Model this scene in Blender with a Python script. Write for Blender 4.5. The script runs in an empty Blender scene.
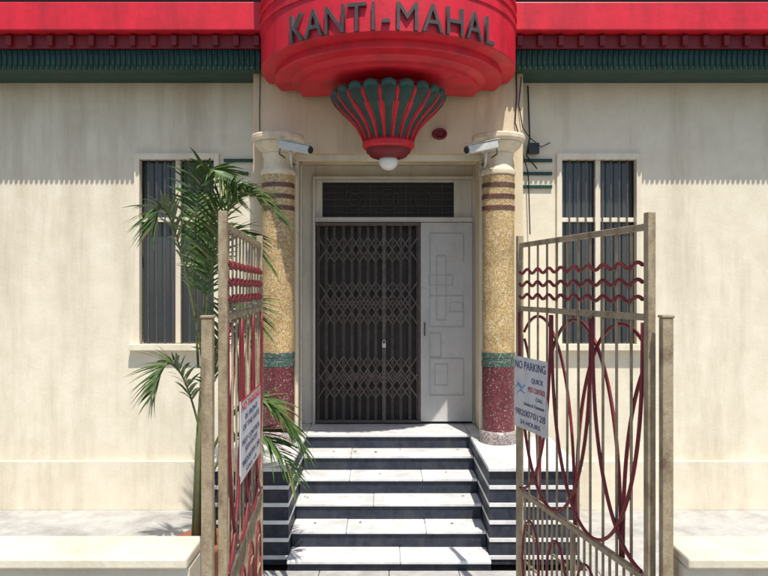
import bpy, bmesh, math, random
from mathutils import Vector, Matrix
random.seed(7)
S=bpy.context.scene
S.view_settings.view_transform='Standard'
S.view_settings.look='None'
S.view_settings.exposure=0
COL=bpy.context.collection

# ---------------------------------------------------------------- materials
def mat(name,c1,c2=None,scale=6,rough=.7,bump=.15,bscale=60,metal=0,stain=None,stain_scale=1.3,spec=.4,samt=.8,sz=.28,slo=.48):
    m=bpy.data.materials.new(name); m.use_nodes=True
    nt=m.node_tree; N=nt.nodes; L=nt.links
    b=N['Principled BSDF']; b.inputs['Roughness'].default_value=rough; b.inputs['Metallic'].default_value=metal
    b.inputs['Specular IOR Level'].default_value=spec
    tc=N.new('ShaderNodeTexCoord')
    n1=N.new('ShaderNodeTexNoise'); n1.inputs['Scale'].default_value=scale; n1.inputs['Detail'].default_value=4; n1.inputs['Roughness'].default_value=.65
    L.new(tc.outputs['Object'],n1.inputs['Vector'])
    r=N.new('ShaderNodeValToRGB'); r.color_ramp.elements[0].position=.35; r.color_ramp.elements[1].position=.68
    c2=c2 or tuple(x*.8 for x in c1)
    r.color_ramp.elements[0].color=(*c1,1); r.color_ramp.elements[1].color=(*c2,1)
    L.new(n1.outputs['Fac'],r.inputs['Fac']); out=r.outputs['Color']
    if stain:
        mp=N.new('ShaderNodeMapping'); mp.inputs['Scale'].default_value=(1,1,sz)
        L.new(tc.outputs['Object'],mp.inputs['Vector'])
        n2=N.new('ShaderNodeTexNoise'); n2.inputs['Scale'].default_value=stain_scale; n2.inputs['Detail'].default_value=7; n2.inputs['Roughness'].default_value=.7
        L.new(mp.outputs['Vector'],n2.inputs['Vector'])
        r2=N.new('ShaderNodeValToRGB'); r2.color_ramp.elements[0].position=slo; r2.color_ramp.elements[1].position=.75
        r2.color_ramp.elements[0].color=(0,0,0,1); r2.color_ramp.elements[1].color=(samt,samt,samt,1)
        L.new(n2.outputs['Fac'],r2.inputs['Fac'])
        mx=N.new('ShaderNodeMixRGB'); mx.inputs['Color2'].default_value=(*stain,1)
        L.new(r2.outputs['Color'],mx.inputs['Fac']); L.new(out,mx.inputs['Color1']); out=mx.outputs['Color']
    L.new(out,b.inputs['Base Color'])
    if bump:
        n3=N.new('ShaderNodeTexNoise'); n3.inputs['Scale'].default_value=bscale; n3.inputs['Detail'].default_value=3
        L.new(tc.outputs['Object'],n3.inputs['Vector'])
        bp=N.new('ShaderNodeBump'); bp.inputs['Strength'].default_value=bump; bp.inputs['Distance'].default_value=.01
        L.new(n3.outputs['Fac'],bp.inputs['Height']); L.new(bp.outputs['Normal'],b.inputs['Normal'])
    return m
def mosaic(name,cols,scale=70,rough=.45):
    m=bpy.data.materials.new(name); m.use_nodes=True
    nt=m.node_tree; N=nt.nodes; L=nt.links; b=N['Principled BSDF']; b.inputs['Roughness'].default_value=rough
    tc=N.new('ShaderNodeTexCoord'); v=N.new('ShaderNodeTexVoronoi'); v.inputs['Scale'].default_value=scale
    L.new(tc.outputs['Object'],v.inputs['Vector'])
    sp=N.new('ShaderNodeSeparateColor'); L.new(v.outputs['Color'],sp.inputs['Color'])
    r=N.new('ShaderNodeValToRGB'); r.color_ramp.interpolation='CONSTANT'
    for i,(p,c) in enumerate(cols):
        if i<2: e=r.color_ramp.elements[i]; e.position=p
        else: e=r.color_ramp.elements.new(p)
        e.color=(*c,1)
    L.new(sp.outputs['Red'],r.inputs['Fac'])
    v2=N.new('ShaderNodeTexVoronoi'); v2.feature='DISTANCE_TO_EDGE'; v2.inputs['Scale'].default_value=scale
    L.new(tc.outputs['Object'],v2.inputs['Vector'])
    r2=N.new('ShaderNodeValToRGB'); r2.color_ramp.elements[0].color=(.45,.4,.33,1); r2.color_ramp.elements[1].color=(1,1,1,1); r2.color_ramp.elements[1].position=.09
    L.new(v2.outputs['Distance'],r2.inputs['Fac'])
    mx=N.new('ShaderNodeMixRGB'); mx.blend_type='MULTIPLY'; mx.inputs['Fac'].default_value=1
    L.new(r.outputs['Color'],mx.inputs['Color1']); L.new(r2.outputs['Color'],mx.inputs['Color2'])
    n2=N.new('ShaderNodeTexNoise'); n2.inputs['Scale'].default_value=4; n2.inputs['Detail'].default_value=5
    L.new(tc.outputs['Object'],n2.inputs['Vector'])
    r3=N.new('ShaderNodeValToRGB'); r3.color_ramp.elements[0].color=(.7,.68,.66,1); r3.color_ramp.elements[0].position=.3; r3.color_ramp.elements[1].color=(1,1,1,1); r3.color_ramp.elements[1].position=.6
    L.new(n2.outputs['Fac'],r3.inputs['Fac'])
    my=N.new('ShaderNodeMixRGB'); my.blend_type='MULTIPLY'; my.inputs['Fac'].default_value=1
    L.new(mx.outputs['Color'],my.inputs['Color1']); L.new(r3.outputs['Color'],my.inputs['Color2'])
    L.new(my.outputs['Color'],b.inputs['Base Color'])
    bp=N.new('ShaderNodeBump'); bp.inputs['Strength'].default_value=.3; bp.inputs['Distance'].default_value=.004
    L.new(v2.outputs['Distance'],bp.inputs['Height']); L.new(bp.outputs['Normal'],b.inputs['Normal'])
    return m
M={}
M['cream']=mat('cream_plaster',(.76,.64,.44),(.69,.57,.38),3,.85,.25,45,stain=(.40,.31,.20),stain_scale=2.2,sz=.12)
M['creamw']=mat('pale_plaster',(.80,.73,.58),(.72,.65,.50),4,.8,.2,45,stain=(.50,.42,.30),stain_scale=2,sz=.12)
M['jamb']=mat('jamb_paint',(.66,.63,.56),(.58,.55,.48),4,.7,.15,50,stain=(.38,.34,.28),stain_scale=3,sz=.2)
M['capital']=mat('capital_plaster',(.78,.68,.50),(.68,.58,.41),8,.75,.25,40,stain=(.40,.32,.22),stain_scale=6)
M['red']=mat('red_paint',(.70,.018,.040),(.56,.014,.030),5,.45,.15,25,stain=(.32,.016,.024),stain_scale=3,sz=.15)
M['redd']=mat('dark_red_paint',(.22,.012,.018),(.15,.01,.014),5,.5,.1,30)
M['green']=mat('green_paint',(.012,.065,.048),(.008,.042,.032),6,.5,.1,30,stain=(.03,.045,.04))
M['greenl']=mat('teal_petal_paint',(.035,.13,.095),(.02,.08,.065),12,.5,.1,30,stain=(.05,.05,.045),stain_scale=6)
M['greend']=mat('dark_green_paint',(.014,.065,.052),(.025,.035,.034),12,.5,.1,30)
M['letter']=mat('letter_metal',(.10,.085,.085),(.07,.06,.06),10,.45,.05,30,metal=.3)
M['marble']=mat('white_marble',(.80,.80,.79),(.68,.68,.67),3.5,.4,.03,20,stain=(.45,.43,.39),stain_scale=4,sz=1,slo=.44)
M['slate']=mat('slate_stone',(.020,.024,.036),(.040,.047,.066),14,.55,.05,30,stain=(.07,.07,.072),stain_scale=5,spec=.25)
M['ochre']=mosaic('ochre_mosaic',[(0,(.62,.44,.20)),(.3,(.52,.34,.14)),(.55,(.70,.54,.29)),(.8,(.42,.26,.11)),(.92,(.74,.66,.5))],85)
M['redmos']=mosaic('red_mosaic',[(0,(.17,.035,.045)),(.3,(.12,.025,.035)),(.6,(.22,.06,.07)),(.85,(.09,.02,.03)),(.94,(.4,.28,.22))],85)
M['greenmos']=mosaic('green_mosaic',[(0,(.06,.13,.11)),(.35,(.10,.16,.13)),(.7,(.04,.09,.075)),(.9,(.35,.32,.2))],85)
M['brownmos']=mosaic('brown_mosaic',[(0,(.16,.07,.05)),(.4,(.20,.10,.07)),(.8,(.11,.04,.03))],85)
M['greymos']=mosaic('grey_mosaic',[(0,(.35,.32,.30)),(.4,(.5,.47,.44)),(.7,(.22,.18,.18)),(.88,(.3,.12,.12))],85)
M['gatetan']=mat('tan_gate_paint',(.42,.34,.22),(.33,.26,.16),14,.6,.25,60,stain=(.13,.07,.04),stain_scale=11,samt=1,sz=.5,slo=.46)
M['gatered']=mat('maroon_gate_paint',(.24,.022,.030),(.15,.018,.024),14,.5,.15,60,stain=(.10,.03,.02),stain_scale=8)
M['iron']=mat('brown_iron',(.14,.11,.095),(.08,.06,.05),16,.5,.2,80,metal=.2)
M['dark']=mat('dark_pane_and_shade',(.025,.022,.022),(.035,.03,.03),6,.6,.1,40)  # near-black pane colour, also painted in for the unlit room and gap shade
M['shut']=mat('grey_brown_shutter',(.075,.064,.058),(.05,.045,.04),6,.6,.1,40)
M['doorwhite']=mat('door_paint',(.54,.53,.51),(.48,.47,.45),5,.6,.08,40,stain=(.36,.34,.31),sz=.15,stain_scale=3)
M['doorline']=mat('door_line_paint',(.42,.41,.39),(.37,.36,.34),8,.6,.05,40)
M['camw']=mat('camera_housing',(.62,.61,.56),(.5,.49,.45),20,.4,.03,40)
M['black']=mat('black_plastic',(.015,.015,.016),(.03,.03,.03),20,.35,.03,40)
M['sign']=mat('sign_board_paint',(.70,.71,.72),(.62,.63,.64),8,.5,.03,40,stain=(.42,.36,.30),stain_scale=6)
M['signtxt']=mat('sign_navy_paint',(.03,.045,.13),(.05,.06,.15),20,.5,.0)
M['signred']=mat('sign_red_paint',(.5,.04,.04),(.4,.04,.04),20,.5,.0)
M['signblue']=mat('sign_blue_paint',(.25,.4,.6),(.2,.3,.5),20,.5,.0)
M['leaf']=mat('palm_leaf',(.055,.12,.03),(.10,.17,.045),9,.4,.0)
M['leaf2']=mat('palm_leaf_dry',(.20,.20,.07),(.13,.16,.05),9,.5,.0)
M['stem']=mat('palm_stem',(.16,.18,.06),(.12,.12,.06),12,.6,.1,40)
M['dryleaf']=mat('dry_leaf',(.22,.13,.05),(.12,.07,.03),9,.8,.0)
M['ground']=mat('ground_dirt',(.16,.13,.10),(.11,.09,.07),1.5,.95,.4,12)
M['asphalt']=mat('asphalt',(.05,.05,.052),(.065,.063,.06),4,.9,.5,90)
M['pave']=mat('pavement_concrete',(.33,.31,.28),(.25,.24,.22),5,.85,.3,40,stain=(.16,.15,.14),sz=1)
M['court']=mat('court_stone',(.52,.51,.48),(.40,.39,.37),6,.7,.15,30,stain=(.24,.22,.2),stain_scale=2,sz=1)
M['terra']=mat('terracotta',(.33,.13,.07),(.25,.10,.06),8,.8,.2,40)
M['lineyel']=mat('road_line_paint',(.7,.68,.6),(.55,.53,.48),20,.7,.1)
g=bpy.data.materials.new('window_glass'); g.use_nodes=True; gb=g.node_tree.nodes['Principled BSDF']
gb.inputs['Base Color'].default_value=(.05,.06,.065,1); gb.inputs['Roughness'].default_value=.08; M['glass']=g
g=bpy.data.materials.new('opal_globe'); g.use_nodes=True; gb=g.node_tree.nodes['Principled BSDF']
gb.inputs['Base Color'].default_value=(.78,.76,.7,1); gb.inputs['Roughness'].default_value=.25; M['opal']=g

# ---------------------------------------------------------------- mesh helpers
class P:
    def __init__(s,name,m,parent=None,smooth=False,bevel=0):
        s.name=name; s.m=m if isinstance(m,list) else [m]; s.par=parent; s.sm=smooth; s.bv=bevel; s.bm=bmesh.new()
    def box(s,x0,x1,y0,y1,z0,z1,mi=0):
        vs=[s.bm.verts.new((x,y,z)) for x in(x0,x1) for y in(y0,y1) for z in(z0,z1)]
        for f in((0,1,3,2),(4,6,7,5),(0,4,5,1),(2,3,7,6),(0,2,6,4),(1,5,7,3)):
            fa=s.bm.faces.new([vs[i] for i in f]); fa.material_index=mi
        return s
    def bar(s,p,q,w,h=None,up=(0,0,1),mi=0):
        h=h or w; p=Vector(p); q=Vector(q); d=(q-p).normalized(); u=Vector(up)
        if abs(d.dot(u))>.98: u=Vector((0,1,0))
        a=d.cross(u).normalized(); b=a.cross(d)
        vs=[s.bm.verts.new(c+a*i*w/2+b*j*h/2) for c in(p,q) for i,j in((-1,-1),(1,-1),(1,1),(-1,1))]
        for f in((0,1,2,3),(7,6,5,4),(0,4,5,1),(1,5,6,2),(2,6,7,3),(3,7,4,0)):
            fa=s.bm.faces.new([vs[i] for i in f]); fa.material_index=mi
        return s
    def tube(s,pts,r,n=8,mi=0,caps=True):
        pts=[Vector(p) for p in pts]; rs=r if isinstance(r,(list,tuple)) else [r]*len(pts)
        rings=[]; pa=None
        for i,p in enumerate(pts):
            d=(pts[min(i+1,len(pts)-1)]-pts[max(i-1,0)]).normalized()
            if pa is None:
                u=Vector((0,0,1)) if abs(d.z)<.9 else Vector((0,1,0)); pa=d.cross(u).normalized()
            a=(pa-d*pa.dot(d)).normalized(); pa=a; b=d.cross(a)
            rings.append([s.bm.verts.new(p+(a*math.cos(2*math.pi*k/n)+b*math.sin(2*math.pi*k/n))*rs[i]) for k in range(n)])
        for i in range(len(rings)-1):
            for k in range(n):
                f=s.bm.faces.new((rings[i][k],rings[i][(k+1)%n],rings[i+1][(k+1)%n],rings[i+1][k])); f.material_index=mi; f.smooth=True
        if caps:
            s.bm.faces.new(rings[0][::-1]).material_index=mi; s.bm.faces.new(rings[-1]).material_index=mi
        return s
    def lathe(s,prof,cx,cy,n=64,mod=None,mfun=None,smooth=True,a0=0,a1=2*math.pi):
        full=abs(a1-a0-2*math.pi)<1e-6; cnt=n if full else n+1; rings=[]
        for (r,z) in prof:
            ring=[]
            for k in range(cnt):
                a=a0+(a1-a0)*k/n; rr,zz=(r,z) if mod is None else mod(r,z,a)
                ring.append(s.bm.verts.new((cx+rr*math.sin(a),cy-rr*math.cos(a),zz)))
            rings.append(ring)
        for i in range(len(rings)-1):
            for k in range(n):
                k2=(k+1)%cnt
                f=s.bm.faces.new((rings[i][k],rings[i][k2],rings[i+1][k2],rings[i+1][k])); f.smooth=smooth
                if mfun: f.material_index=mfun(i,k)
        return rings
    def done(s,rot=None):
        me=bpy.data.meshes.new(s.name)
        bmesh.ops.recalc_face_normals(s.bm,faces=s.bm.faces)
        s.bm.to_mesh(me); s.bm.free()
        for m in s.m: me.materials.append(M[m])
        o=bpy.data.objects.new(s.name,me); COL.objects.link(o)
        if s.par: o.parent=s.par
        if s.bv:
            b=o.modifiers.new('bevel','BEVEL'); b.width=s.bv; b.segments=2; b.limit_method='ANGLE'; b.angle_limit=math.radians(50)
        return o
def empty(name,loc=(0,0,0)):
    e=bpy.data.objects.new(name,None); e.location=loc; COL.objects.link(e); return e
def text(body,size,m,parent,loc,rot,sx=1,ext=.002,name='lettering',align='CENTER'):
    c=bpy.data.curves.new(name,'FONT'); c.body=body; c.size=size; c.extrude=ext; c.align_x=align; c.align_y='CENTER'
    c.materials.append(M[m]); o=bpy.data.objects.new(name,c); COL.objects.link(o)
    o.location=loc; o.rotation_euler=rot; o.scale=(sx,1,1); o.parent=parent; return o

# ================================================================ GROUND
P('ground','ground').box(-300,300,-300,300,-.5,-.02).done()
P('road','asphalt').box(-60,60,-7.5,1.2,-.015,0).done()
rm=P('road_marking','lineyel')
for i in range(-14,15): rm.box(i*4,i*4+1.8,-3.2,-3.08,.001,.004)
rm.done()
pv=P('pavement','pave',bevel=.012)
for i in range(-20,20): pv.box(i*.9+.004,i*.9+.896,1.35,3.3,-.01,.12)
pv.done()
kb=P('kerb','pave',bevel=.02)
for i in range(-20,20): kb.box(i*.9+.005,i*.9+.895,1.2,1.345,-.01,.13)
kb.done()
ct=P('forecourt','court',bevel=.004)
for i in range(-13,13):
    for j in range(5):
        ct.box(i*.62+.003,i*.62+.617,3.3+j*.6+.003,3.3+j*.6+.597 ,-.01,.07)
ct.box(-8,-1.78,6.31,8.1,-.01,.06); ct.box(1.78,8,6.31,8.1,-.01,.06)
ct.done()

# ================================================================ BUILDING
B=empty('art_deco_apartment_building')
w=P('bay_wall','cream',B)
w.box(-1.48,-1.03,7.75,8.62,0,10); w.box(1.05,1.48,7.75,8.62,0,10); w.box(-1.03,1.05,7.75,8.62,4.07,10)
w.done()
w=P('porch_architrave','creamw',B,bevel=.006)
w.box(-1.03,1.05,7.80,7.86,4.0,4.069); w.box(-1.029,-.995,7.80,7.86,.96,3.999); w.box(1.015,1.049,7.80,7.86,.96,3.999)
w.done()
w=P('outer_wall','creamw',B)
for s in(-1,1):
    def bx(a,b,z0,z1):
        x0,x1=sorted((s*a,s*b)); w.box(x0,x1,8.1,8.4,z0,z1)
    bx(1.48,1.93,0,10); bx(1.93,2.9,0,1.95); bx(1.93,2.9,4.13,10); bx(2.9,8,0,10)
w.done()
w=P('base_course','creamw',B,bevel=.01)
for s in(-1,1):
    x0,x1=sorted((s*1.80,s*8)); w.box(x0,x1,8.04,8.098,.055,.62)
w.done()
for s in(-1,1):
    for a,b in((1.93,2.9),):
        x0,x1=sorted((s*a,s*b))
        f=P('window_frame','creamw',B,bevel=.004)
        f.box(x0,x0+.06,8.06,8.16,1.95,4.13); f.box(x1-.06,x1,8.06,8.16,1.95,4.13); f.box(x0+.06,x1-.06,8.06,8.16,4.06,4.13); f.box(x0-.05,x1+.05,8.0,8.18,1.88,1.95)
        f.box((x0+x1)/2-.03,(x0+x1)/2+.03,8.12,8.18,1.95,4.06); f.box(x0+.06,x1-.06,8.121,8.179,3.35,3.40)
        f.done()
        P('window_pane','glass',B).box(x0+.06,x1-.06,8.2,8.21,1.95,4.06).done()
        gr=P('window_grille','iron',B)
        for k in range(1,9): gr.bar((x0+.06+k*(x1-x0-.12)/9,8.10,1.95),(x0+.06+k*(x1-x0-.12)/9,8.10,4.06),.012)
        gr.done()
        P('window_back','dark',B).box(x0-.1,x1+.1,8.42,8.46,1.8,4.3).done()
st=P('green_speed_bands','green',B,bevel=.003)
for z in(4.05,3.90,3.75):
    st.box(-1.88,-1.50 if z!=3.9 else -1.6,8.07,8.1,z-.018,z+.018)
    st.box(1.5,1.88,8.07,8.1,z-.018,z+.018)
st.done()
for s in(-1,1):
    x0,x1=sorted((s*1.25,s*8)); xo0,xo1=sorted((s*1.485,s*8))
    f=P('balcony_fascia','red',B,bevel=.012); f.box(x0,x1,7.42,7.745,5.30,5.60); f.box(xo0,xo1,7.75,8.095,5.3,5.6)
    f.done()
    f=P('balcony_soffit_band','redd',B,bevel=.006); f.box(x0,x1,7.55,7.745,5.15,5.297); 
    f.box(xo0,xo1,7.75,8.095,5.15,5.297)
    for k in range(30):
        x=s*(1.4+k*.22); f.box(x-.03,x+.03,7.5,7.55,5.17,5.28)
    f.done()
    f=P('corrugated_green_band','green',B); f.box(x0,x1,7.58,7.745,4.94,5.147); f.box(xo0,xo1,7.75,8.095,4.94,5.147)
    k=0
    while k*.058<6.7:
        x=s*(1.27+k*.058)
        f.tube([(x,7.58,4.93),(x,7.58,5.14)],.022,8); k+=1
    f.done()
    f=P('gap_shade_strip','dark',B); f.box(x0,x1,7.52,7.745,5.603,5.70); f.box(xo0,xo1,7.75,8.095,5.603,5.70); f.done()  # dark strip painted in as the shade of the gap under the parapet
    f=P('balcony_parapet','red',B,bevel=.01); f.box(x0,x1,7.45,7.745,5.703,6.6); f.done()
P('roof_cornice','red',B,bevel=.02).box(-8.1,8.1,7.6,8.6,10.003,10.3).done()
it=P('interior_room','dark',B)  # near-black colour stands in for the unlit interior
it.box(-1.2,-1.1,8.63,11,.9,4.2); it.box(1.2,1.3,8.63,11,.9,4.2); it.box(-1.2,1.3,11,11.1,.9,4.2); it.box(-1.2,1.3,8.63,11.1,4.2,4.3); it.box(-1.2,1.3,8.63,11.1,.8,.94)
it.done()

D=P('drum_balcony','red',B)
a=math.radians(100)
prof=[(0,6.35),(1.36,6.35),(1.38,6.33),(1.38,6.2),(1.33,6.17)]
for z in(5.45,5.34,5.23):
    prof+=[(1.33,z+.02),(1.343,z+.016),(1.343,z-.016),(1.33,z-.02)]
prof+=[(1.33,4.84),(1.32,4.825),(1.20,4.82),(1.19,4.815),(1.19,4.75),(1.18,4.74),(1.02,4.738),(1.01,4.73),(.95,4.70),(.94,4.665),(.93,4.66),(0,4.66)]
D.lathe(prof,0,7.5,120,a0=-a,a1=a)
o=D.done(); o.data.set_sharp_from_angle(angle=math.radians(30))
word="KANTI-MAHAL"; wt=[1,1.05,1.1,.95,.5,.6,1.25,1.05,1.1,1.05,.9]
tot=sum(wt); acc=0; LT=empty('building_name_lettering'); LT.parent=B
for ch,wv in zip(word,wt):
    th=math.radians(-43+90*(acc+wv/2)/tot); acc+=wv
    R=1.347
    text(ch,.36,'letter',LT,(R*math.sin(th),7.5-R*math.cos(th),4.945),(math.pi/2,0,th),sx=.82,ext=.018,name='letter')

# lotus pendant
LP=empty('lotus_pendant_lamp')
NR=20; SEG=NR*10
prof=[(.10,4.665),(.30,4.64),(.50,4.56),(.555,4.555),(.568,4.53),(.562,4.49),(.53,4.44),(.47,4.375),(.395,4.30),(.332,4.23),(.288,4.16),(.26,4.10),(.245,4.06)]
def mod(r,z,an):
    c=abs(math.cos(an*NR/2)); t=max(0,(r-.24)/.33)
    zz=z
    if 4.45<z<4.6: zz=z+.045*(c**.6)-.03
    rr=r*(1+.075*t*(c**.7)-.03) if r>.2 else r
    return rr,zz
def mf(i,k):
    ph=abs(math.cos((k+.5)/SEG*2*math.pi*NR/2))
    if i<2: return 0
    if i<=4: return 3 if ph>.4 else 1
    if i<=6: return 1 if ph>.45 else 0
    return 1 if ph>.5 else 0
q=P('lotus_petals',['red','greend','redd','greenl'],LP); q.lathe(prof,0,7.2,SEG,mod=mod,mfun=mf); q.done()
q=P('petal_ribs','red',LP)
for k in range(NR):
    an=2*math.pi*(k+.5)/NR; pts=[]
    for r,z in [(.567,4.515),(.56,4.48),(.53,4.44),(.47,4.375),(.39,4.30),(.325,4.225),(.28,4.145),(.252,4.07)]:
        r2=r*.985+.004; pts.append((r2*math.sin(an),7.2-r2*math.cos(an),z))
    q.tube(pts,[.006,.011,.013,.013,.012,.011,.010,.009],6)
q.done()
q=P('pendant_collar','red',LP); q.lathe([(.20,4.09),(.25,4.085),(.265,4.06),(.265,4.03),(.25,4.01),(.22,4.0),(.20,3.99)],0,7.2,64); q.done()
q=P('pendant_cup','redd',LP); q.lathe([(.23,4.02),(.225,3.97),(.20,3.95),(.185,3.93),(.15,3.915),(.10,3.91),(.0,3.91)],0,7.2,64); q.done()
q=P('lamp_globe','opal',LP); q.lathe([(.0001,3.79),(.04,3.796),(.07,3.815),(.092,3.845),(.1,3.88),(.092,3.905),(.08,3.93)],0,7.2,32); q.done()

q=P('round_wall_medallion','redd') 
q.lathe([(0,7.72),(.03,7.715),(.045,7.725),(.06,7.70),(.075,7.70),(.085,7.75)],0,0,32)
o=q.done(); o.data.transform(Matrix(((1,0,0,0),(0,0,1,0),(0,1,0,0),(0,0,0,1)))); o.location=(.565,0,4.28); o.scale=(1,1,.75)

# ================================================================ COLUMNS
for cx in(-1.17,1.17):
    C=empty('mosaic_column'); cy=7.5; 
    def seg(name,m,prof,n=64):
        q=P(name,m,C); q.lathe(prof,cx,cy,n); o=q.done()
        o.data.set_sharp_from_angle(angle=math.radians(35))
    seg('base','greymos',[(.0,.96),(.195,.96),(.195,1.06),(.185,1.08),(.172,1.09)])
    seg('red_drum','redmos',[(.172,1.09),(.172,1.765)])
    seg('green_band','greenmos',[(.172,1.765),(.176,1.77),(.176,1.82),(.172,1.825),(.172,1.86),(.176,1.865),(.176,1.91),(.170,1.915)])
    seg('shaft','ochre',[(.168,1.915),(.168,3.80)])
    for z in(3.43,3.55,3.67): seg('shaft_ring','brownmos',[(.166,z-.025),(.174,z-.022),(.174,z+.022),(.166,z+.025)])
    seg('capital','capital',[(.166,3.78),(.178,3.785),(.182,3.80),(.178,3.83),(.16,3.845),(.15,3.87),(.15,3.96),(.162,3.985),(.165,4.0),(.158,4.01),(.175,4.03),(.215,4.065),(.24,4.095),(.245,4.115),(.235,4.12),(.262,4.13),(.28,4.15),(.282,4.185),(.272,4.2),(0,4.2)])

# ================================================================ STEPS
ST=empty('entrance_steps')
ris=P('risers','slate',ST); trd=P('treads','marble',ST,bevel=.008)
for i in range(1,7):
    y=6.3+.316*(i-1); z=.16*i; z0=.07 if i==1 else .16*(i-1)-.001
    ris.box(-.91,.91,y+.012,y+.03,z0,z-.034)
    ye=(y+.316+.03) if i<6 else 8.62
    if i<6:
        cuts=[-.913]+sorted(random.sample([-.4,-.15,.1,.35],1 if i%2 else 2))+[.913]
        for a_,b_ in zip(cuts[:-1],cuts[1:]): trd.box(a_+.0012,b_-.0012,y-.012,ye-.014,z-.034,z+random.uniform(-.0015,.0015))
trd.box(-.913,.913,7.868,7.9,.926,.96); trd.box(-.913,.913,7.903,8.62,.925,.959)
ris.done(); trd.done()
P('landing_wings','marble',ST,bevel=.004).box(-1.02,-.918,7.903,8.6,.9,.958).done()
P('landing_wings','marble',ST,bevel=.004).box(.918,1.04,7.903,8.6,.9,.958).done()
P('stair_core','slate',ST).box(-.9,.9,7.9,8.6,.0,.92).done()
for s in(-1,1):
    K=P('cheek_plinth','slate',ST,bevel=.004); x0,x1=sorted((s*.918,s*1.74)); K.box(x0,x1,6.45,7.74,.06,.92); K.done()
    K=P('cheek_bands','marble',ST,bevel=.003)
    x0,x1=sorted((s*.916,s*1.752))
    for i in range(1,6): K.box(x0,x1,6.438,7.738,.16*i-.048,.16*i-.012)
    K.done()
    x0,x1=sorted((s*.905,s*1.77))
    P('cheek_cap','marble',ST,bevel=.006).box(x0,x1,6.41,7.745,.921,.958).done()
q=P('fallen_leaves','dryleaf')
for k in range(22):
    x=random.uniform(-.85,.85); i=random.randint(0,5)
    if i==0: y=random.uniform(4.2,6.2); z=.075; x*=1.2
    else: y=6.3+.316*(i-1)+random.uniform(.1,.27); z=.16*i+.003
    a_=random.uniform(0,6.28); l=random.uniform(.012,.028); w_=l*.4
    d=Vector((math.cos(a_),math.sin(a_),0)); n_=Vector((-d.y,d.x,0)); c=Vector((x,y,z+.003)); up=Vector((0,0,random.uniform(.004,.012)))
    vs=[q.bm.verts.new(v) for v in(c-d*l,c-n_*w_+up,c+d*l,c+n_*w_+up*.5)]
    q.bm.faces.new((vs[0],vs[1],vs[2])); q.bm.faces.new((vs[0],vs[2],vs[3]))
q.done()

# ================================================================ DOOR
DR=empty('entrance_door')
f=P('door_frame','jamb',DR,bevel=.006)
f.box(-1.03,-.87,8.5,8.61,.96,4.069); f.box(1.02,1.05,8.5,8.61,.96,4.069); f.box(-.869,1.019,8.5,8.61,3.90,4.069)
f.box(-.869,1.019,8.47,8.60,3.38,3.44)
f.box(-.869,-.79,8.52,8.6,3.441,3.899); f.box(.80,1.019,8.52,8.6,3.441,3.899)
f.box(-.789,.799,8.515,8.6,3.87,3.899)
f.box(-.90,-.87,8.45,8.499,.96,3.93); f.box(-.869,1.02,8.45,8.499,3.90,3.93)
f.done()
P('door_sill','slate',DR,bevel=.004).box(-.869,1.019,8.52,8.6,.962,.985).done()
P('transom_pane','dark',DR).box(-.79,.80,8.585,8.595,3.44,3.87).done()
f=P('transom_grille','shut',DR)
for z in(3.50,3.58,3.66,3.74,3.82): f.bar((-.79,8.55,z),(.80,8.55,z),.008)
for k in range(12):
    x=-.79+1.59*k/11; f.bar((x,8.558,3.44),(x,8.558,3.87),.008)
for c in(-.4,0,.4):
    for r in(.07,.13): f.tube([(c+r*math.cos(t*math.pi/12),8.54,3.655+r*math.sin(t*math.pi/12)) for t in range(25)],.005,6)
f.done()
G=empty('collapsible_scissor_gate')
gx0,gx1=-.865,.39; gz0,gz1=.99,3.37
f=P('channels','iron',G)
n=12; xs=[gx0+.03+(gx1-gx0-.06)*k/n+(0 if k in(0,n) else random.uniform(-.008,.008)) for k in range(n+1)]
for k,x in enumerate(xs):
    f.box(x-.013,x-.004,8.47,8.50,gz0+.02,gz1-.035); f.box(x+.004,x+.013,8.47,8.50,gz0+.02,gz1-.035)
f.box(xs[-1]+.014,xs[-1]+.03,8.46,8.505,gz0+.021,gz1-.036); f.box(xs[8]-.022,xs[8]+.022,8.445,8.454,gz0+.02,gz1-.036)
f.box(gx0,gx1,8.442,8.515,gz1-.034,gz1+.0); f.box(gx0,gx1,8.442,8.515,gz0-.01,gz0+.019)
f.done()
f=P('lattice','iron',G)
for zc in(3.05,2.52,2.30,1.62,1.42):
    for k in range(0,n-1):
        za,zb=zc-.15,zc+.15
        f.bar((xs[k],8.465,za),(xs[k+2],8.465,zb),.004,.015,up=(0,0,1))
        f.bar((xs[k],8.459,zb),(xs[k+2],8.459,za),.004,.015,up=(0,0,1))
f.done()
f=P('padlock','camw',G,bevel=.004); f.box(xs[8]-.022,xs[8]+.022,8.41,8.44,1.88,1.93); f.tube([(xs[8]-.016,8.425,1.93),(xs[8]-.016,8.425,1.955),(xs[8],8.425,1.975),(xs[8]+.016,8.425,1.955),(xs[8]+.016,8.425,1.93)],.005,6); f.done()
f=P('inner_shutter','shut',DR)
for k in range(8): f.box(-.865+k*.158,-.865+k*.158+.150,8.66,8.68,.96,3.38)
f.box(-.865,.40,8.685,8.70,.95,3.38); f.done()
P('door_leaf','doorwhite',DR,bevel=.004).box(.395,1.015,8.46,8.495,.99,3.375).done()
f=P('door_relief_lines','doorline',DR)
def rect(x0,x1,z0,z1,y,t=.009):
    yb=8.4605
    f.box(x0,x1,y,yb,z0,z0+t); f.box(x0,x1,y,yb,z1-t,z1); f.box(x0,x0+t,y,yb,z0+t,z1-t); f.box(x1-t,x1,y,yb,z0+t,z1-t)
rect(.50,.91,1.30,1.75,8.4540); rect(.56,.72,1.42,1.68,8.4546); rect(.5,.64,1.76,2.05,8.4534)
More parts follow.
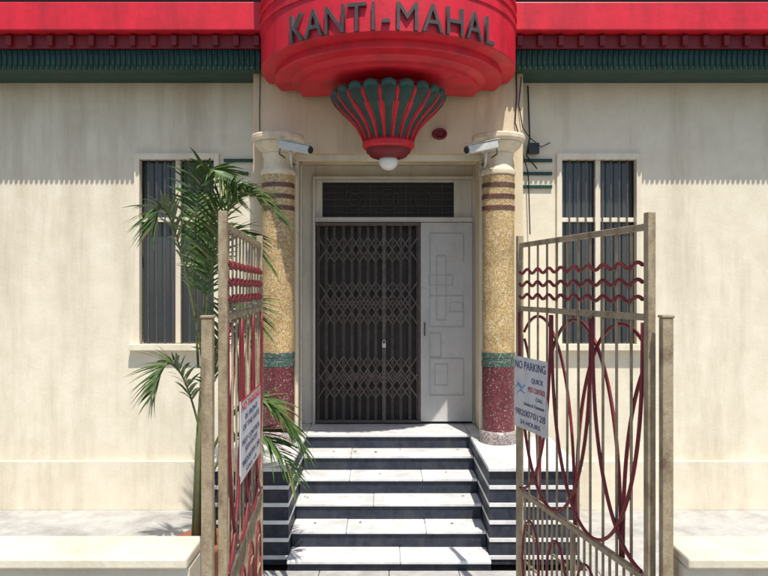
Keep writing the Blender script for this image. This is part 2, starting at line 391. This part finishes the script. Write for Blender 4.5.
rect(.50,.91,2.12,2.50,8.4552); rect(.58,.70,2.2,2.98,8.4558); rect(.49,.78,2.62,2.75,8.4564); rect(.74,.90,2.30,2.42,8.457)
f.box(.50,.51,8.4542,8.4605,2.501,3.239); f.box(.50,.91,8.4542,8.4605,3.24,3.25); f.box(.90,.91,8.4542,8.4605,2.9,3.239)
f.done()
f=P('door_handle','iron',DR); f.tube([(.44,8.46,2.02),(.44,8.41,2.03),(.44,8.41,2.16),(.44,8.46,2.17)],.008,8); f.done()
f=P('wall_conduit','camw'); f.tube([(-.985,8.0,.97),(-.985,8.0,3.95),(-.97,7.95,4.04)],.012,8); f.done()

# ================================================================ SECURITY CAMERAS
for s in(-1,1):
    E=empty('security_camera')
    A=Vector((s*1.10,7.22,4.06)); Bp=Vector((s*.78,7.02,3.96)) 
    d=(Bp-A).normalized()
    f=P('housing','camw',E,bevel=.012); f.bar(A,Bp,.085,.085); f.done()
    f=P('hood','camw',E,bevel=.004); up=Vector((0,0,.05)); f.bar(A+up-d*.01,Bp+up+d*.05,.10,.008); f.done()
    f=P('lens','black',E); f.tube([Bp-d*.01,Bp+d*.012],.034,20); f.done()
    f=P('bracket','camw',E); mid=A.lerp(Bp,.35)
    f.tube([mid-Vector((0,0,.04)),mid-Vector((0,0,.11)),Vector((s*1.02,7.45,3.86)),Vector((s*1.02,7.735,3.86))],.012,8)
    f.box(min(s*.99,s*1.05),max(s*.99,s*1.05),7.735,7.7495,3.82,3.90); f.done()
    f=P('cable','black',E); f.tube([A,A+Vector((s*.03,.10,-.08)),Vector((s*.99,7.5,3.9)),Vector((s*1.08,7.74,3.92))],.006,6); f.done()

f=P('wall_cables','black')
f.tube([(1.40,7.735,5.2),(1.41,7.735,4.7),(1.39,7.73,4.4),(1.45,7.72,4.2),(1.52,7.9,4.05),(1.6,8.05,3.9),(1.62,8.05,3.2)],.007,6)
f.tube([(1.46,7.73,4.9),(1.43,7.73,4.6),(1.47,7.72,4.35),(1.6,8.0,4.3),(1.75,8.06,4.2),(1.85,8.06,4.25)],.006,6)
f.tube([(1.6,8.07,4.9),(1.62,8.07,4.3),(1.58,8.05,4.1),(1.7,8.05,3.95)],.009,6)
f.box(1.60,1.72,8.02,8.08,4.12,4.24)
f.done()
f=P('wall_cables','black')
f.tube([(-1.40,7.735,4.95),(-1.41,7.735,4.5),(-1.405,7.735,4.2)],.005,6); f.done()

# ================================================================ GATES
def gate(name,hinge,far,z0=.16,z1=2.96,side=1):
    E=empty(name,(hinge[0],hinge[1],0)); h=Vector(hinge); e=Vector(far); L=(e-h).length
    E.rotation_euler=(0,0,math.atan2(e.y-h.y,e.x-h.x))
    f=P('frame','gatetan',E,bevel=.004)
    f.box(0,.045,-.022,.022,z0-.06,z1+.02); f.box(L-.045,L,-.022,.022,z0-.06,z1+.02)
    for z in(z0,1.06,2.42,z1-.07): f.box(.046,L-.046,-.016,.016,z,z+.035)
    f.box(L/2-.015,L/2+.015,-.014,.014,z0+.036,1.059)
    f.done()
    f=P('bars','gatetan',E)
    nb=11
    for k in range(1,nb):
        u=.045+(L-.09)*k/nb
        f.bar((u,0,1.09),(u,0,2.42),.012); 
        f.bar((u,0,2.45),(u,0,z1-.06),.012)
    for k in range(1,nb*2): 
        u=.045+(L-.09)*k/nb/2; f.bar((u,0,z0+.03),(u,0,1.06),.012)
    for k in range(3):
        for j in range(4):
            u=.2+j*(L-.4)/3
            f.bar((u-.1,-.012,.35+k*.22),(u+.1,-.012,.35+k*.22),.012)
    f.done()
    f=P('wavy_bars','gatered',E,); 
    for z in(2.53,2.62,2.71):
        f.tube([(.06+(L-.12)*t/80,side*.016,z+.016*math.sin(t/80*math.pi*18)) for t in range(81)],.011,6)
    f.done()
    f=P('arched_bars','gatered',E)
    c=(L-.09)/3
    for k in range(-1,4):
        for (zb,hh,yo) in((1.09,1.30,.018),(2.41,-1.30,-.018)):
            cu=.045+c*(k+.5)+(0 if hh>0 else c/2); rw=c*.98; pts=[]; runs=[]
            for t in range(65):
                an=math.pi*t/64; u=cu+rw*math.cos(an); z=zb+hh*math.sin(an)**.8
                if .05<=u<=L-.05: pts.append((u,-side*yo,z))
                else:
                    if len(pts)>3: runs.append(pts)
                    pts=[]
            if len(pts)>3: runs.append(pts)
            for r_ in runs: f.tube(r_,.011,6)
    for k in range(4):
        c4=(L-.09)/4; cu=.045+c4*(k+.5)
        f.tube([(cu+c4*.35*math.cos(2*math.pi*t/24),side*.016,.62+.30*math.sin(2*math.pi*t/24)) for t in range(25)],.008,6)
    f.done()
    return E,L
GL,LL=gate('ornamental_iron_gate',(-.86,3.56),(-.975,5.3),side=-1)
GR,LR=gate('ornamental_iron_gate',(1.33,3.62),(.965,5.3),side=1)
f=P('gate_post','gatetan',bevel=.005); f.box(-.945,-.89,3.47,3.525,.0,2.44); f.box(-.95,-.885,3.465,3.53,2.44,2.455); f.done()
f=P('gate_post','gatetan',bevel=.005); f.box(1.345,1.40,3.52,3.575,.0,2.44); f.box(1.34,1.405,3.515,3.58,2.44,2.455); f.done()
for x0,x1 in((-8,-1.0),(1.43,8)):
    f=P('boundary_wall','creamw',bevel=.012); f.box(x0,x1,3.46,3.70,0,1.22); f.box(x0,x1,3.42,3.74,1.223,1.28); f.done()

# ================================================================ SIGNS
def board(name,a,b,z0,z1,lines,th=.006):
    a=Vector(a); b=Vector(b); E=empty(name,(a.x,a.y,0)); ang=math.atan2(b.y-a.y,b.x-a.x); E.rotation_euler=(0,0,ang); W=(b-a).length
    P('board','sign',E,bevel=.002).box(0,W,-.0,th,z0,z1).done()
    H=z1-z0
    for (s,u,v,h,m,wd) in lines:
        c=text(s,h*H/.7,m,E,(u*W,-.0015,z0+v*H),(math.pi/2,0,0),ext=.0008)
        bpy.context.view_layer.update()
        if c.dimensions.x>0: c.scale=(wd*W/c.dimensions.x,1,1)
    return E,W
e,W=board('no_parking_sign',(.925,5.26),(1.055,4.76),1.57,2.09,
 [("NO PARKING",.5,.88,.11,'signtxt',.92),("QUICK",.72,.70,.065,'signtxt',.34),("PEST CONTROL",.70,.57,.07,'signred',.5),("CALL",.78,.46,.05,'signtxt',.2),
  ("Services & Treatment",.62,.36,.045,'signtxt',.6),("9820070128",.5,.22,.085,'signtxt',.9),("24 HOURS",.5,.09,.06,'signtxt',.6)])
f=P('pest_drawing','signblue',e)
f.tube([(.03,-.002,1.86),(.07,-.002,1.89),(.13,-.002,1.86),(.18,-.002,1.89)],[.004,.008,.009,.004],8)
f.tube([(.05,-.002,1.82),(.11,-.002,1.845),(.18,-.002,1.83)],[.003,.006,.003],6)
f.done()
e,W=board('no_parking_sign',(-.862,4.02),(-.885,4.80),1.47,1.94,
 [("NO PARKING",.5,.90,.09,'signred',.9),("IN FRONT",.5,.76,.07,'signtxt',.6),("OF THE GATE",.5,.64,.07,'signtxt',.8),("PEST CONTROL",.5,.46,.07,'signtxt',.85),("SERVICES",.5,.35,.06,'signtxt',.6),("9820070128",.5,.2,.075,'signtxt',.85),("CALL US",.5,.08,.05,'signtxt',.5)])
P('sign_trim','signred',e).box(0,W,-.003,-.0005,1.935,1.945).done()

# ================================================================ PALM
def frond(q,base,ctrl,tip,n=40,ll=.40,ms=0,q2=None):
    base,ctrl,tip=map(Vector,(base,ctrl,tip)); pts=[]
    for i in range(21):
        t=i/20; pts.append(base*(1-t)**2+ctrl*2*t*(1-t)+tip*t*t)
    q2.tube(pts,[.011*(1-.8*i/20) for i in range(21)],5)
    for i in range(n):
        t=.22+.78*i/(n-1); c=base*(1-t)**2+ctrl*2*t*(1-t)+tip*t*t
        d=((ctrl-base)*(1-t)+(tip-ctrl)*t).normalized()
        side=d.cross(Vector((0,0,1)))
        if side.length<.1: side=Vector((0,1,0))
        side.normalize(); upv=side.cross(d)
        for sg in(-1,1):
            l=ll*(.35+.65*math.sin(math.pi*(.15+.75*(t-.22)/.78)))*random.uniform(.85,1.12)
            dirv=(side*sg*random.uniform(.7,.95)+d*random.uniform(.55,.85)+upv*random.uniform(.05,.35)).normalized()
            wv=.013*random.uniform(.8,1.2); p0=c; droop=random.uniform(.10,.28)
            prev=None; K=4
            wd=d.cross(dirv).cross(dirv).normalized()
            tw=(wd*.8+upv*.5*random.uniform(-1,1)).normalized()
            mi=ms if random.random()>.12 else 1-ms
            for k in range(K+1):
                s_=k/K; pp=p0+dirv*l*s_+Vector((0,0,-droop*l*s_*s_*1.6)); w_=wv*(1-.95*s_**2.2)*(.5 if k==0 else 1)
                pr=(q.bm.verts.new(pp+tw*w_),q.bm.verts.new(pp-tw*w_))
                if prev: fa=q.bm.faces.new((prev[0],prev[1],pr[1],pr[0])); fa.material_index=mi
                prev=pr
PT=empty('areca_palm_plant')
q=P('fronds',['leaf','leaf2'],PT); q2=P('stems','stem',PT)
bx,by=-1.60,6.10
FR=[((bx,by,1.9),(-1.5,5.9,3.95),(-.90,5.9,3.15)),((bx,by,1.9),(-1.5,5.8,3.6),(-1.02,5.8,2.82)),((bx,by,2.0),(-1.62,6.0,3.85),(-1.05,5.9,3.30)),((bx-.05,by,1.9),(-1.75,6.0,4.2),(-1.3,5.8,3.35)),
    ((bx,by,1.9),(-1.85,5.9,3.7),(-1.95,5.8,3.1)),((bx,by,1.9),(-1.7,6.4,3.6),(-1.6,6.8,3.4)),
    ((bx,by,1.0),(-1.15,6.0,2.15),(-.72,6.0,1.20)),((bx,by,.8),(-1.2,5.95,1.85),(-.80,5.9,1.0)),((bx,by,1.0),(-1.25,6.1,2.0),(-.88,6.15,1.35)),
    ((bx,by,1.2),(-1.45,6.0,2.6),(-1.2,6.05,2.1)),((bx,by,1.4),(-1.35,5.8,2.9),(-1.1,5.7,2.3)),((bx,by,1.2),(-1.8,5.9,2.4),(-1.95,5.8,1.7))]
for b,c,t in FR: frond(q,b,c,t,q2=q2)
for k in range(6):
    a=k*1.05; q2.tube([(bx+.09*math.cos(a),by+.09*math.sin(a),.35),(bx+.06*math.cos(a),by+.06*math.sin(a),1.2),(bx+.01*math.cos(a),by,2.0)],[.024,.018,.012],8)
q.done(); q2.done()
q=P('pot','terra',PT); q.lathe([(.0,.07),(.17,.07),(.23,.36),(.26,.37),(.26,.43),(.235,.43),(.22,.38),(0,.37)],bx,by,40); q.done()

# ================================================================ LIGHT
el=math.radians(64); sv=Vector((.28,-.96,0)).normalized()*math.cos(el)+Vector((0,0,math.sin(el)))
sun=bpy.data.lights.new('sun','SUN'); sun.energy=5.0; sun.angle=math.radians(.53); sun.color=(1,.95,.87)
so=bpy.data.objects.new('sun',sun); COL.objects.link(so); so.rotation_euler=sv.to_track_quat('Z','Y').to_euler(); so.location=(0,0,20)
W=bpy.data.worlds.new('World'); S.world=W; W.use_nodes=True
sk=W.node_tree.nodes.new('ShaderNodeTexSky'); sk.sky_type='NISHITA'; sk.sun_disc=False; sk.sun_elevation=el; sk.sun_rotation=math.atan2(sv.x,sv.y)
bg=W.node_tree.nodes['Background']; bg.inputs['Strength'].default_value=.15; W.node_tree.links.new(sk.outputs['Color'],bg.inputs['Color'])

cam=bpy.data.cameras.new('camera'); co=bpy.data.objects.new('camera',cam); COL.objects.link(co)
cam.lens=706/768*36; cam.sensor_width=36; cam.clip_end=1000; co.location=(-.045,0,2.59); co.rotation_euler=(math.pi/2,0,0)
S.camera=co
